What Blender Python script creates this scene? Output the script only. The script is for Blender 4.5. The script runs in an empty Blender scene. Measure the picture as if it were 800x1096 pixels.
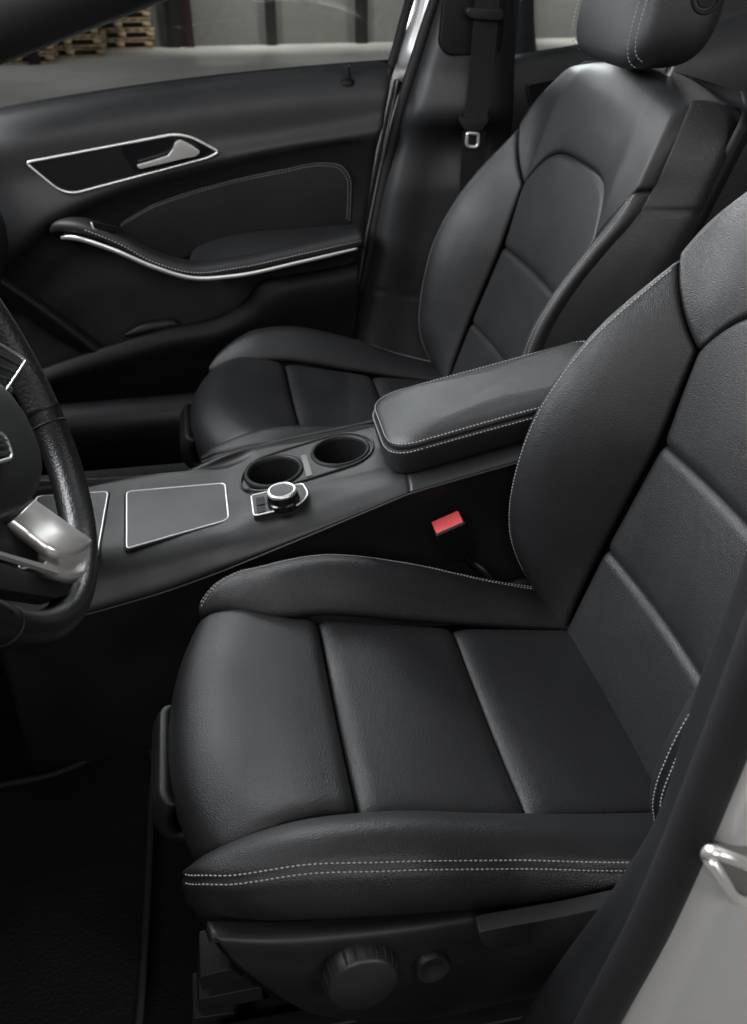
import bpy, bmesh, math, random
import numpy as np
from math import sin, cos, pi, radians, sqrt
from mathutils import Vector, Matrix
random.seed(4)
SC = bpy.context.scene
COL = SC.collection

# ------------------------------------------------------------------ camera
CAM = np.array((-.392, -.705, 1.08)); YAW, PITCH, FOC = radians(10.6), radians(33.25), 978.35
_f = np.array((sin(YAW)*cos(PITCH), cos(YAW)*cos(PITCH), -sin(PITCH)))
_r = np.array((cos(YAW), -sin(YAW), 0.)); _u = np.cross(_r, _f)
cd = bpy.data.cameras.new("camera"); cam = bpy.data.objects.new("camera", cd); COL.objects.link(cam)
cd.sensor_fit = 'VERTICAL'; cd.sensor_height = 36.; cd.lens = FOC/1096*36
cam.matrix_world = Matrix(((_r[0], _u[0], -_f[0], CAM[0]), (_r[1], _u[1], -_f[1], CAM[1]), (_r[2], _u[2], -_f[2], CAM[2]), (0, 0, 0, 1)))
cd.clip_start = .02; cd.clip_end = 200
cd.dof.use_dof = True; cd.dof.focus_distance = .98; cd.dof.aperture_fstop = 8.5
SC.camera = cam

def ray(px, py): return _f*FOC + _r*(px-400) - _u*(py-548)
def at(px, py, Y=None, Z=None, X=None):
    """point of the place seen at that spot of the photograph, on the plane Y=, Z= or X="""
    d = ray(px, py)
    t = (Y-CAM[1])/d[1] if Y is not None else ((Z-CAM[2])/d[2] if Z is not None else (X-CAM[0])/d[0])
    return CAM + d*t
def onp(px, py, p0, n):
    d = ray(px, py); n = np.array(n, float)
    return CAM + d*((np.array(p0)-CAM) @ n)/(d @ n)

# ------------------------------------------------------------------ light
w = bpy.data.worlds.new("World"); SC.world = w; w.use_nodes = True
w.node_tree.nodes['Background'].inputs[0].default_value = (.80, .86, 1, 1)
w.node_tree.nodes['Background'].inputs[1].default_value = .034
def lamp(name, loc, target, size, power, color=(1, 1, 1), sy=None, spread=180):
    l = bpy.data.lights.new(name, 'AREA'); l.energy = power; l.color = color; l.size = size
    l.spread = radians(spread)
    if sy: l.shape = 'RECTANGLE'; l.size_y = sy
    o = bpy.data.objects.new(name, l); COL.objects.link(o); o.location = loc
    o.rotation_euler = (Vector(target)-Vector(loc)).to_track_quat('-Z', 'Y').to_euler()
    return o
lamp('windscreen_light', (-2.0, .70, 2.0), (-.2, .4, .4), 2.1, 125, (.955, .975, 1), 1.0)
lamp('far_window_light', (-.55, 2.8, 1.72), (-.2, .3, .45), 2.6, 185, (.955, .975, 1), 1.25)
lamp('overhead_fill', (.1, .2, 2.6), (0, .3, .3), 1.2, 6, (.955, .975, 1), 1.2)  # added fill from above; a real car roof would block it
lamp('doorway_light', (-.9, -2.4, 2.3), (-.1, 0, .4), 1.6, 38, (1, .98, .96), 1.2)
lamp('rear_side_light', (1.4, -2.2, 1.6), (-.1, -.3, .6), 1.2, 34, (1, .99, .97), 1.0)
lamp('hall_light', (0, 9.0, 6.5), (0, 8.5, 0), 14, 560, (1, .985, .97), 5)
SC.view_settings.view_transform = 'Standard'; SC.view_settings.look = 'None'
SC.view_settings.exposure = 0; SC.view_settings.gamma = 1

# ------------------------------------------------------------------ materials
def mat(name, col, rough=.5, metal=0., spec=.5, grain=0, bump=.0, var=.0, coat=0., rvar=.0, kind='leather', dist=.001):
    m = bpy.data.materials.new(name); m.use_nodes = True; nt = m.node_tree; N = nt.nodes; L = nt.links
    b = N['Principled BSDF']
    b.inputs['Base Color'].default_value = (*col, 1); b.inputs['Roughness'].default_value = rough
    b.inputs['Metallic'].default_value = metal; b.inputs['Specular IOR Level'].default_value = spec
    b.inputs['Coat Weight'].default_value = coat
    tc = N.new('ShaderNodeTexCoord')
    def noise(scale, detail=3):
        n = N.new('ShaderNodeTexNoise'); n.inputs['Scale'].default_value = scale; n.inputs['Detail'].default_value = detail
        L.new(tc.outputs['Object'], n.inputs['Vector']); return n
    if var:
        n = noise(9, 5); mr = N.new('ShaderNodeMapRange'); mr.inputs[1].default_value = .3; mr.inputs[2].default_value = .7
        mr.inputs[3].default_value = 1-var; mr.inputs[4].default_value = 1+var
        mx = N.new('ShaderNodeVectorMath'); mx.operation = 'SCALE'; mx.inputs[0].default_value = col
        L.new(n.outputs['Fac'], mr.inputs[0]); L.new(mr.outputs[0], mx.inputs['Scale']); L.new(mx.outputs[0], b.inputs['Base Color'])
    if rvar:
        n = noise(14, 6); mr = N.new('ShaderNodeMapRange'); mr.inputs[1].default_value = .3; mr.inputs[2].default_value = .7
        mr.inputs[3].default_value = rough-rvar; mr.inputs[4].default_value = rough+rvar
        L.new(n.outputs['Fac'], mr.inputs[0]); L.new(mr.outputs[0], b.inputs['Roughness'])
    if bump:
        bp = N.new('ShaderNodeBump'); bp.inputs['Strength'].default_value = bump; bp.inputs['Distance'].default_value = dist
        if kind == 'leather':
            wn = noise(90, 2); add = N.new('ShaderNodeVectorMath'); add.operation = 'MULTIPLY_ADD'
            add.inputs[1].default_value = (.004,)*3; L.new(wn.outputs['Color'], add.inputs[0]); L.new(tc.outputs['Object'], add.inputs[2])
            v = N.new('ShaderNodeTexVoronoi'); v.feature = 'SMOOTH_F1'; v.inputs['Scale'].default_value = grain; v.inputs['Smoothness'].default_value = .35
            L.new(add.outputs[0], v.inputs['Vector'])
            n2 = noise(26, 5); ma = N.new('ShaderNodeMath'); ma.operation = 'MULTIPLY_ADD'; ma.inputs[1].default_value = .10
            L.new(n2.outputs['Fac'], ma.inputs[0]); iv = N.new('ShaderNodeMath'); iv.operation = 'MULTIPLY'; iv.inputs[1].default_value = -1
            L.new(v.outputs['Distance'], iv.inputs[0]); L.new(iv.outputs[0], ma.inputs[2]); L.new(ma.outputs[0], bp.inputs['Height'])
        else:
            n2 = noise(grain, 6 if kind == 'carpet' else 2); L.new(n2.outputs['Fac'], bp.inputs['Height'])
        L.new(bp.outputs[0], b.inputs['Normal'])
    return m
M = {}
M['leather'] = mat('leather', (.0105, .0107, .0116), .46, spec=.45, grain=760, bump=.40, var=.18, rvar=.05)
M['leather_far_lit'] = mat('leather_far_lit', (.0125, .0128, .0138), .48, spec=.45, grain=760, bump=.32, var=.15, rvar=.05)  # leather with base lightened to stand in for light missing on the far seat
M['armrest'] = mat('armrest_leather', (.0110, .0112, .0120), .45, spec=.5, grain=760, bump=.32, var=.15, rvar=.05)
M['soft'] = mat('soft_plastic', (.007, .0072, .008), .50, spec=.38, grain=900, bump=.12, var=.12, rvar=.05, kind='fine')
M['door'] = mat('door_plastic', (.012, .0125, .0138), .50, spec=.45, grain=800, bump=.12, var=.12, rvar=.05, kind='fine')
M['dark'] = mat('dark_plastic', (.0035, .0036, .0042), .55, spec=.25, grain=700, bump=.1, kind='fine')
M['console'] = mat('console_plastic', (.0092, .0094, .0100), .46, spec=.45, grain=900, bump=.12, var=.1, rvar=.05, kind='fine')
M['lid'] = mat('lid_plastic', (.017, .0172, .018), .42, spec=.45, grain=1100, bump=.1, var=.08, rvar=.04, kind='fine')
M['gloss'] = mat('gloss_black', (.006, .006, .007), .18, spec=.5)
M['carpet'] = mat('carpet', (.0065, .0065, .0072), .95, spec=.1, grain=240, bump=.9, var=.25, kind='carpet', dist=.004)
M['binding'] = mat('binding', (.013, .013, .014), .75, spec=.3, grain=900, bump=.4, kind='fine')
M['chrome'] = mat('chrome', (.74, .74, .75), .28, metal=.8)
M['satin'] = mat('satin_metal', (.80, .78, .755), .30, metal=.78, rvar=.03)
M['thread'] = mat('thread', (.30, .30, .31), .7, spec=.3)
M['thread_dim'] = mat('thread_dim', (.20, .20, .205), .7, spec=.3)
M['paint'] = mat('silver_paint', (.57, .57, .57), .30, metal=.55, spec=.5, coat=.5, rvar=.03)
M['rubber'] = mat('rubber', (.008, .008, .009), .6, spec=.35, grain=400, bump=.05, kind='fine')
M['bar'] = mat('bar_metal', (.13, .125, .12), .45, metal=.4)
M['red'] = mat('red_plastic', (.50, .06, .065), .42, spec=.5, var=.06)
M['webbing'] = mat('webbing', (.010, .010, .011), .75, spec=.3, grain=600, bump=.5, kind='fine')

# ------------------------------------------------------------------ geometry helpers
def A(p): return np.array(p, float)
def spl(P, ts):
    """smooth curve through the points P at the normalised chord positions ts"""
    P = np.asarray(P, float); n = len(P)
    if n == 1: return np.repeat(P, len(ts), 0)
    d = np.maximum(np.linalg.norm(np.diff(P, axis=0), axis=1), 1e-7)
    return spl_k(P, np.concatenate(([0], np.cumsum(d)))/d.sum(), ts)
def spl_k(P, k, ts):
    n = len(P)
    if n == 2: return P[0] + (P[1]-P[0])*np.asarray(ts)[:, None]
    h = np.diff(k); s = np.diff(P, axis=0)/h[:, None]
    T = np.empty_like(P); T[1:-1] = (s[:-1]*h[1:, None]+s[1:]*h[:-1, None])/(h[:-1]+h[1:])[:, None]
    T[0] = 1.5*s[0]-.5*T[1]; T[-1] = 1.5*s[-1]-.5*T[-2]
    ts = np.asarray(ts); i = np.clip(np.searchsorted(k, ts, side='right')-1, 0, n-2)
    H = h[i]; t = ((ts-k[i])/H)[:, None]; H = H[:, None]
    return (2*t**3-3*t**2+1)*P[i]+(t**3-2*t**2+t)*H*T[i]+(-2*t**3+3*t**2)*P[i+1]+(t**3-t**2)*H*T[i+1]
def clus(n, a=.6):
    """0..1, denser towards both ends"""
    t = np.linspace(0, 1, n); return (1-a)*t + a*(.5-.5*np.cos(pi*t))
def rows_grid(rows, nu, nv, a=.5, b=.5):
    R = np.array([spl(r, clus(nu, a)) for r in rows])
    d = np.linalg.norm(np.diff(R, axis=0), axis=2).mean(1); k = np.concatenate(([0], np.cumsum(d)))/d.sum()
    tv = clus(nv, b)
    return np.stack([spl_k(R[:, j], k, tv) for j in range(nu)], 1)      # (nv, nu, 3)
def gnormals(G):
    du = np.gradient(G, axis=1); dv = np.gradient(G, axis=0)
    n = np.cross(du, dv); n /= np.maximum(np.linalg.norm(n, axis=2, keepdims=True), 1e-9); return n
def pillow(G, dips=(0, 0, 0, 0), r=.014, bulge=0., toward=None, grooves=()):
    """puffs a grid: edges (u0,u1,v0,v1) sink by their depth over radius r; grooves are (axis, position, depth, width)"""
    n = gnormals(G)
    tw = CAM if toward is None else np.array(toward)
    mid = G[G.shape[0]//2, G.shape[1]//2]
    if n[G.shape[0]//2, G.shape[1]//2] @ (tw-mid) < 0: n = -n
    lu = np.concatenate((np.zeros((G.shape[0], 1)), np.cumsum(np.linalg.norm(np.diff(G, axis=1), axis=2), 1)), 1)
    lv = np.concatenate((np.zeros((1, G.shape[1])), np.cumsum(np.linalg.norm(np.diff(G, axis=0), axis=2), 0)), 0)
    off = np.zeros(G.shape[:2])
    for d, s in zip(dips, (lu, lu[:, -1:]-lu, lv, lv[-1:]-lv)):
        if d:
            t = np.clip(1-s/r, 0, 1); off -= d*(1-np.sqrt(np.maximum(1-t*t, 0)))
    U = lu/np.maximum(lu[:, -1:], 1e-9); V = lv/np.maximum(lv[-1:], 1e-9)
    if bulge: off += bulge*(1-(2*U-1)**2)*(1-(2*V-1)**2)
    for ax, p, d, wd in grooves:
        q = (U-p)*lu[:, -1:] if ax == 'u' else (V-p)*lv[-1:]
        off -= d*np.exp(-(q/wd)**2)
    return G + n*off[..., None], n
def gfaces(nv, nu, base=0):
    return [(base+i*nu+j, base+i*nu+j+1, base+(i+1)*nu+j+1, base+(i+1)*nu+j) for i in range(nv-1) for j in range(nu-1)]
def solid(G, n, t=.02):
    """closed slab: the grid, its copy t behind it and the rim"""
    nv, nu = G.shape[:2]; K = nv*nu
    v = np.concatenate((G.reshape(-1, 3), (G-n*t).reshape(-1, 3)))
    f = gfaces(nv, nu) + [tuple(q[::-1]) for q in gfaces(nv, nu, K)]
    rim = [j for j in range(nu)] + [i*nu+nu-1 for i in range(1, nv)] + [(nv-1)*nu+j for j in range(nu-2, -1, -1)] + [i*nu for i in range(nv-2, 0, -1)]
    for a, b in zip(rim, rim[1:]+rim[:1]): f.append((b, a, a+K, b+K))
    return v, f
def smooth(a, w=9):
    x = np.arange(len(a)); return np.polyval(np.polyfit(x, np.array(a), 6), x)
class MB:
    def __init__(s): s.v = []; s.f = []; s.n = 0
    def add(s, v, f):
        v = np.asarray(v, float).reshape(-1, 3); s.v.append(v); s.f += [tuple(i+s.n for i in q) for q in f]; s.n += len(v); return s
    def slab(s, G, n, t=.02): return s.add(*solid(G, n, t))
    def loft(s, rings, cap=True, closed=False):
        rings = np.asarray(rings, float); m, k = rings.shape[:2]; f = []
        for i in range(m if closed else m-1):
            for j in range(k):
                a, b = i*k+j, i*k+(j+1) % k; c, d = ((i+1) % m)*k+(j+1) % k, ((i+1) % m)*k+j
                f.append((a, b, c, d))
        if cap and not closed: f += [tuple(range(k))[::-1], tuple((m-1)*k+j for j in range(k))]
        return s.add(rings, f)
    def tube(s, path, r, k=10, closed=False, sec=None, up=None):
        P = np.asarray(path, float); n = len(P); rr = np.broadcast_to(np.asarray(r, float), (n,))
        T = np.gradient(P, axis=0)
        if closed: T = np.roll(P, -1, 0)-np.roll(P, 1, 0)
        T /= np.maximum(np.linalg.norm(T, axis=1, keepdims=True), 1e-9)
        a = np.array(up if up is not None else ((0, 0, 1) if abs(T[0][2]) < .9 else (1, 0, 0)), float); rings = []
        th = np.arange(k)*2*pi/k
        S = np.stack((np.cos(th), np.sin(th)), 1) if sec is None else np.asarray(sec, float)
        for i in range(n):
            if up is not None: a = np.array(up, float)
            a = a-T[i]*(a@T[i]); a /= max(np.linalg.norm(a), 1e-9); b = np.cross(T[i], a)
            rings.append(P[i]+rr[i]*(S[:, :1]*b+S[:, 1:]*a))
        return s.loft(rings, True, closed)
    def stitch(s, path, pitch=.0055, r=.0008, fill=.66):
        P = np.asarray(path, float); d = np.concatenate(([0], np.cumsum(np.linalg.norm(np.diff(P, axis=0), axis=1))))
        q = 0
        def pt(x): return np.array([np.interp(x, d, P[:, c]) for c in range(3)])
        while q+pitch < d[-1]:
            x = np.array([0, .15, .5, .85, 1])*pitch*fill+q
            s.tube([pt(e) for e in x], r*np.array([.35, .9, 1.1, .9, .35]), 6); q += pitch
        return s
    def build(s, name, m, parent=None, sharp=None, bevel=None, sub=0):
        v = np.concatenate(s.v); 
        me = bpy.data.meshes.new(name); base = A(BASE.get(parent.name if parent else '', (0, 0, 0)))
        me.from_pydata((v-base).tolist(), [], s.f)
        bm = bmesh.new(); bm.from_mesh(me); bmesh.ops.recalc_face_normals(bm, faces=bm.faces)
        if bevel: bmesh.ops.bevel(bm, geom=[e for e in bm.edges if len(e.link_faces) == 2 and e.calc_face_angle(0) > .5], offset=bevel, segments=3, profile=.6, affect='EDGES', clamp_overlap=True)
        if sub: bmesh.ops.subdivide_edges(bm, edges=bm.edges, cuts=sub, use_grid_fill=True, smooth=1)
        bm.to_mesh(me); bm.free()
        me.shade_smooth()
        if sharp: me.set_sharp_from_angle(angle=radians(sharp))
        me.materials.append(m)
        o = bpy.data.objects.new(name, me); COL.objects.link(o)
        if parent: o.parent = parent; BASE[o.name] = base
        return o
BASE = {}
def thing(name, label, cat, loc, group=None):
    o = bpy.data.objects.new(name, None); COL.objects.link(o); o.location = loc; o.empty_display_size = .1
    o['label'] = label; o['category'] = cat
    if group: o['group'] = group
    BASE[o.name] = loc
    return o
def single(o, label, cat, group=None, kind=None):
    if kind: o['kind'] = kind
    if label: o['label'] = label
    if cat: o['category'] = cat
    if group: o['group'] = group
    return o
def box(lo, hi):
    (a, b, c), (d, e, f) = lo, hi
    return [(a, b, c), (d, b, c), (d, e, c), (a, e, c), (a, b, f), (d, b, f), (d, e, f), (a, e, f)], [(0, 3, 2, 1), (4, 5, 6, 7), (0, 1, 5, 4), (1, 2, 6, 5), (2, 3, 7, 6), (3, 0, 4, 7)]
def prism(poly, vec):
    P = np.asarray(poly, float); k = len(P); v = np.concatenate((P, P+np.asarray(vec, float)))
    return v, [tuple(range(k))[::-1], tuple(range(k, 2*k))]+[(j, (j+1) % k, k+(j+1) % k, k+j) for j in range(k)]
def lathe(c, ax, prof, k=40, ex=None):
    """rings (distance along ax, radius) round the axis"""
    ax = A(ax)/np.linalg.norm(ax); e = A(ex) if ex is not None else np.cross(ax, (0, .3, 1)); e = e-ax*(e@ax); e /= np.linalg.norm(e); g = np.cross(ax, e)
    th = np.arange(k)*2*pi/k
    return [A(c)+ax*h+r*(np.cos(th)[:, None]*e+np.sin(th)[:, None]*g) for h, r in prof]
def densify(P, k=3):
    Q = np.concatenate((P, P[:1])); return np.concatenate([Q[i]+(Q[i+1]-Q[i])*np.linspace(0, 1, k, endpoint=False)[:, None] for i in range(len(P))])
def rpoly(P, r, n=6):
    """polygon with rounded corners"""
    P = np.asarray(P, float); out = []; k = len(P)
    for i in range(k):
        a, b, c = P[i-1], P[i], P[(i+1) % k]; la, lc = np.linalg.norm(a-b), np.linalg.norm(c-b)
        q = min(r if np.isscalar(r) else r[i], la*.45, lc*.45); p0, p1 = b+(a-b)/la*q, b+(c-b)/lc*q
        for t in np.linspace(0, 1, n): out.append((1-t)**2*p0+2*t*(1-t)*b+t*t*p1)
    return np.array(out)

# ------------------------------------------------------------------ the setting
HALL = -.28
mb = MB(); mb.add(*box((-40, -12, HALL-.05), (40, 60, HALL)))
M['concrete'] = mat('concrete', (.185, .182, .178), .24, spec=.4, var=.22, rvar=.12)
nt = M['concrete'].node_tree
for n in nt.nodes:
    if n.type == 'TEX_NOISE': n.inputs['Scale'].default_value = .55
single(mb.build('hall_floor', M['concrete']), None, None, kind='structure')

# ------------------------------------------------------------------ front seats
def zc(x, y=0.):
    z = np.interp(x, [-.50, -.40, -.298, -.13, .02, .12], [.392, .384, .368, .328, .302, .285])
    return z - .007*(1-np.minimum(np.abs(y)/.148, 1)**2)
def make_seat(root, off, leather, ridge_dx=(0., 0.), lean=0., thread=None, tip=0., near=True):
    off = A(off); TH = thread or M['thread']
    def Wd(P):
        P = np.array(P, float); P[..., 0] += lean*np.maximum(P[..., 2]-.34, 0); return P+off
    # ---- cushion
    cu = MB(); n0 = 56
    u = clus(n0, .55); v = clus(n0, .5); U, Vv = np.meshgrid(u, v)
    def panel(f, dips, r=.012, bulge=.004, t=.03, nu=n0, nv=n0, grooves=(), mbx=None, back=False):
        g = Wd(f(*np.meshgrid(clus(nu, .55), clus(nv, .5))))
        G, n = pillow(g, dips, r, bulge, toward=off+A((-1.2, 0, 2.2)), grooves=grooves)
        (mbx if mbx is not None else cu).slab(G, n, t); return G, n
    def xf(y): return -.480+.040*(np.abs(y)/.165)**2.2
    # front section: from below the front edge, over it and back to the first cross seam
    prof_t = [0, .16, .3, .42, .56, .75, 1]
    def c1(U, V):
        s = 2*V-1; hw = .147+(.022+.018*tip*(s > 0)*np.clip(s*2, 0, 1))*np.clip((1-U)*1.6-.2, 0, 1); y = s*hw; x0 = -.480+.040*(np.abs(s)*(1-.02*tip))**2.2; lift = .014*tip*np.clip(s, 0, 1)**2
        X = []; Z = []
        pts = [(.035, .235), (.008, .285), (0., .335), (.012, .362), (.046, .381)]
        x1 = np.full_like(y, -.300)
        P = [(x0+a, np.full_like(y, b)-.004*(1-s*s)+lift*{.335: 1., .362: .75, .381: .15}.get(b, 0)) for a, b in pts] + [((x0+x1)*.5+.012, zc(-.385, y)+.0015-lift*.25), (x1, zc(-.300, y))]
        k = np.array(prof_t)
        out = np.zeros(U.shape+(3,)); 
        for i in range(U.shape[0]):
            Q = np.array([[p[0][i, 0], y[i, 0], p[1][i, 0]] for p in P])
            out[i] = spl_k(Q, k, U[i]); out[i, :, 1] = y[i]
        return out
    panel(c1, (0, .012, .006, .006), .018, .004, t=.025)
    def c2(U, V): y = (2*V-1)*.147; x = -.300+.170*U; return np.stack((x, y, zc(x, y)), -1)
    panel(c2, (.012, .009, .006, .006), .022, .007)
    def c3(U, V): y = (2*V-1)*.147; x = -.130+.185*U; return np.stack((x, y, zc(x, y)), -1)
    panel(c3, (.010, .004, .006, .006), .026, .005)
    xq = np.linspace(-.415, .10, 14); core = np.array([[(x, y, float(zc(x))-.022-.5*max(abs(y)-.15, 0)) for x in xq] for y in np.linspace(-.20, .20, 11)])
    co = MB().slab(Wd(core), np.tile(A((0, 0, 1.)), core.shape[:2]+(1,)), .05)
    cushion = cu.build('seat_cushion', leather, root)
    co.build('cushion_core', M['dark'], cushion)
    # side bolsters of the cushion; columns: seam, inner slope, crest, stitched edge, outer side, lower edge, underside
    secs = [(-.468, [(.163, .345), (.166, .350), (.170, .354), (.175, .353), (.178, .346), (.177, .325), (.168, .305)]),
            (-.450, [(.158, .356), (.166, .366), (.178, .373), (.191, .369), (.197, .355), (.194, .320), (.17, .300)]),
            (-.420, [(.153, .366), (.167, .381), (.186, .389), (.206, .380), (.214, .360), (.209, .325), (.18, .298)]),
            (-.370, [(.148, .372), (.165, .392), (.190, .404), (.216, .394), (.228, .370), (.222, .335), (.19, .300)]),
            (-.290, [(.147, .367), (.166, .391), (.194, .405), (.223, .391), (.236, .366), (.229, .330), (.20, .292)]),
            (-.180, [(.147, .340), (.168, .366), (.198, .380), (.226, .367), (.240, .344), (.233, .318), (.20, .285)]),
            (-.060, [(.147, .316), (.168, .332), (.198, .342), (.226, .336), (.240, .322), (.233, .302), (.20, .275)]),
            (.060, [(.147, .296), (.168, .302), (.198, .306), (.226, .304), (.240, .296), (.233, .282), (.20, .262)])]
    for s in (1, -1):
        dx = lambda x: .026*np.clip((-.30-x)/.15, 0, 1) if s > 0 else 0.
        dz = lambda x, k: (float(np.interp(x, [-.45, -.37, -.29, -.18, -.06, .06], [.004, .008, .012, .008, -.006, -.010])) if s > 0 else 0.)*(0, .6, 1, 1, .8, .5, 0)[k]
        g = rows_grid([[(x+dx(x), s*(a+(.018*tip*np.clip((-.37-x)/.09, 0, 1) if s > 0 else 0)), b+dz(x, k)+(.012*tip*np.clip((-.38-x)/.06, 0, 1) if s > 0 and k < 5 else 0)) for k, (a, b) in enumerate(c)] for x, c in secs], 60, 70, .25, .3)
        g = Wd(g); G, n = pillow(g, (.006, 0, 0, 0), .012, .0, toward=off+A((0, s*.6, 1.5)))
        # the stitched edge: a groove between two rows of stitches
        S = np.linalg.norm(np.diff(G, axis=1), axis=2); L = np.concatenate((np.zeros((G.shape[0], 1)), np.cumsum(S, 1)), 1); ue = []
        for i in range(G.shape[0]):
            x = G[i, :, 0].mean()-off[0]; ys = np.interp(x, [q[0] for q in secs], [q[1][3][0] for q in secs])-(.006 if s > 0 else 0)
            k = int(np.argmin(np.abs(np.abs(G[i, :, 1]-off[1])-ys)+ (G[i, :, 2] < G[i, :, 2].max()-.03)*1.0)); ue.append(L[i, k])
        ue = smooth(ue); q = L-ue[:, None]; G = G - n*(.0020*np.exp(-(q/.0016)**2))[..., None] + n*(.0008*np.exp(-((np.abs(q)-.008)/.005)**2))[..., None]
        bo = MB().slab(G, n, .008).build('side_bolster', leather, cushion)
        st = MB(); 
        for dd in (-.0036, .0036):
            pa = []
            for i in range(1, G.shape[0]-1):
                pa.append([np.interp(ue[i]+dd, L[i], (G+n*.0004)[i, :, c]) for c in range(3)])
            st.stitch(spl(pa, np.linspace(0, 1, 200)), .0048, .00068)
        st.build('stitching', TH, cushion)
    # ---- backrest
    K = .33
    def xb(z, y=0.): return .02+K*(z-.30) + .010*(1-np.minimum(np.abs(y)/.16, 1)**2)
    def yb(z): return np.interp(z, [.27, .42, .565, .668], [.146, .152, .150, .170])
    def arch(s): return .668+.074*(1-np.abs(s)**4.8)
    def edge(z, s): return float(xb(z, 1)) + (-.036+ridge_dx[0 if s > 0 else 1]*.5)*max(0., 1-(z-.754)/.10)**1.5
    ba = MB(); tw = off+A((-2, 0, 1.2))
    def bp(z0, z1, dips, r=.014, bulge=.004, nu=46, nv=60):
        Uu, Vv = np.meshgrid(clus(nu, .55), clus(nv, .5)); s = 2*Vv-1
        zt = z1(s) if callable(z1) else z1
        z = z0+(zt-z0)*Uu; y = s*yb(z)*(1-.0*z); g = np.stack((xb(z, y), y, z), -1)
        G, n = pillow(Wd(g), dips, r, bulge, toward=tw); ba.slab(G, n, .03)
    bp(.275, .42, (0, .010, .006, .006), bulge=.003)
    bp(.42, .565, (.005, .010, .006, .006), bulge=.004)
    bp(.565, arch, (.005, .008, .006, .006), bulge=.004, nu=60, nv=90)
    # shoulder panel over the arch
    nvv = 110; sv = np.linspace(-1, 1, nvv); low = []
    for s in sv:
        a = abs(s)
        if a < .7: q = a/.7; low.append((np.sign(s)*q*.168, arch(q)))
        else: q = (a-.7)/.3; low.append((np.sign(s)*(.168+.068*q), .668+.086*q))
    Uu = clus(50, .4); g = np.zeros((nvv, 50, 3))
    for i, (y0, z0) in enumerate(low):
        a = abs(sv[i]); yt = np.sign(sv[i])*(a/1.)*.200; zt = .877-.020*a**2
        sg = 1 if sv[i] > 0 else -1; eo = lambda zz: (edge(zz, sg)-float(xb(zz, 1)))*max(0., (a-.6)/.4)**2.2
        ol = edge(.754, sg)-float(xb(.754, 1)); Q = [(xb(z0, y0)+(ol*(1-max(0., 1-(a-.7)/.3)**1.9) if a > .7 else 0.), y0, z0), (xb(.5*z0+.5*(zt-.03), y0)-.004+eo(.5*max(z0, .754)+.5*(zt-.03)), .45*y0+.55*np.sign(sv[i])*a*.230, .5*z0+.5*(zt-.03)), (xb(zt-.03, y0), np.sign(sv[i])*a*.222, zt-.03), (xb(zt, y0)+.012, np.sign(sv[i])*a*.205, zt-.004), (xb(zt)+.05, yt, zt), (xb(zt)+.10, yt, zt-.01)]
        g[i] = spl(Q, Uu)
    w1 = np.linspace(0, 1, 50)[None, :]**3
    tt = np.clip((Uu-.55)/.25, 0, 1)[:, None]; tt = tt*tt*(3-2*tt)
    def ext(e, sg):
        return [e+(1-tt)*A((a, sg*b, 0))+tt*A((0, sg*c, d)) for a, b, c, d in ((.006, .0025, .008, -.003), (.018, .002, .013, -.016), (.040, -.001, .013, -.045))]
    g = np.concatenate((np.array(ext(g[0], -1))[::-1], g, np.array(ext(g[-1], 1))))
    G, n = pillow(Wd(g), (.005, 0, 0, 0), .009, .002, toward=tw); ba.slab(G, n, .006)
    back = ba.build('backrest', leather, root)
    # backrest side bolsters: z, forward reach of the ridge
    RZ = [.285, .347, .395, .44, .495, .56, .62, .676, .724, .754]
    ROB = np.array([.008, -.050, -.083, -.103, -.117, -.123, -.114, -.091, -.058, -.036])
    for s in (1, -1):
        kk = np.array([0, .3, .6, .9, 1, 1, 1, .95, .75, .5]); RO = ROB + kk*ridge_dx[0 if s > 0 else 1]
        rows = []; RY = [.243, .246, .247, .247, .247, .247, .247, .246, .242, .238]
        for i, (z, o) in enumerate(zip(RZ, RO)):
            zs = .272+(.668-.272)*((z-.285)/(.754-.285)); ys = float(yb(zs)); yr = RY[i]-.006
            r_ = []
            for f in (0, .16, .38, .65, .88, 1):
                zz = zs+(z-zs)*f; r_.append((float(xb(zz, 1))+o*(1-(1-f)**1.9), s*(ys+(yr-ys)*f), zz))
            x = r_[-1][0]; e = .006 if i < 9 else .003
            rows.append(r_+[(x+.006, s*(yr+e), z), (x+.024, s*(yr+e-.001), z), (x+.048, s*(yr-.010), z)])
        g = rows_grid(rows, 70, 80, .2, .3)
        G, n = pillow(Wd(g), (.006, 0, 0, .004), .009, .0, toward=off+A((-2.5, 0, .7)))
        L = np.concatenate((np.zeros((G.shape[0], 1)), np.cumsum(np.linalg.norm(np.diff(G, axis=1), axis=2), 1)), 1)
        ue = []
        for i in range(G.shape[0]):
            yy = np.abs(g[i, :, 1]); yr = np.interp(g[i, -1, 2], RZ, RY)-.0062; k = max(1, int(np.argmax(yy > yr))); t_ = (yr-yy[k-1])/max(yy[k]-yy[k-1], 1e-9); ue.append(L[i, k-1]+(L[i, k]-L[i, k-1])*np.clip(t_, 0, 1))
        ue = np.convolve(np.pad(np.array(ue), 3, mode='edge'), np.ones(7)/7, 'valid'); q = L-ue[:, None]
        G = G - n*(.0022*np.exp(-(q/.0026)**2))[..., None]
        MB().slab(G, n, .007).build('side_bolster', leather, back)
        st = MB()
        for dd in ((-.0042, .0042) if s < 0 else (-.0065,)):
            pa = [[np.interp(ue[i]+dd, L[i], (G+n*.0004)[i, :, c]) for c in range(3)] for i in range(2, G.shape[0]-1)]
            st.stitch(spl(pa, np.linspace(0, 1, 220)), .0048, .00065)
        st.build('stitching', TH, back)
        # upper side panel behind the shoulder seam
        rows = []
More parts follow.
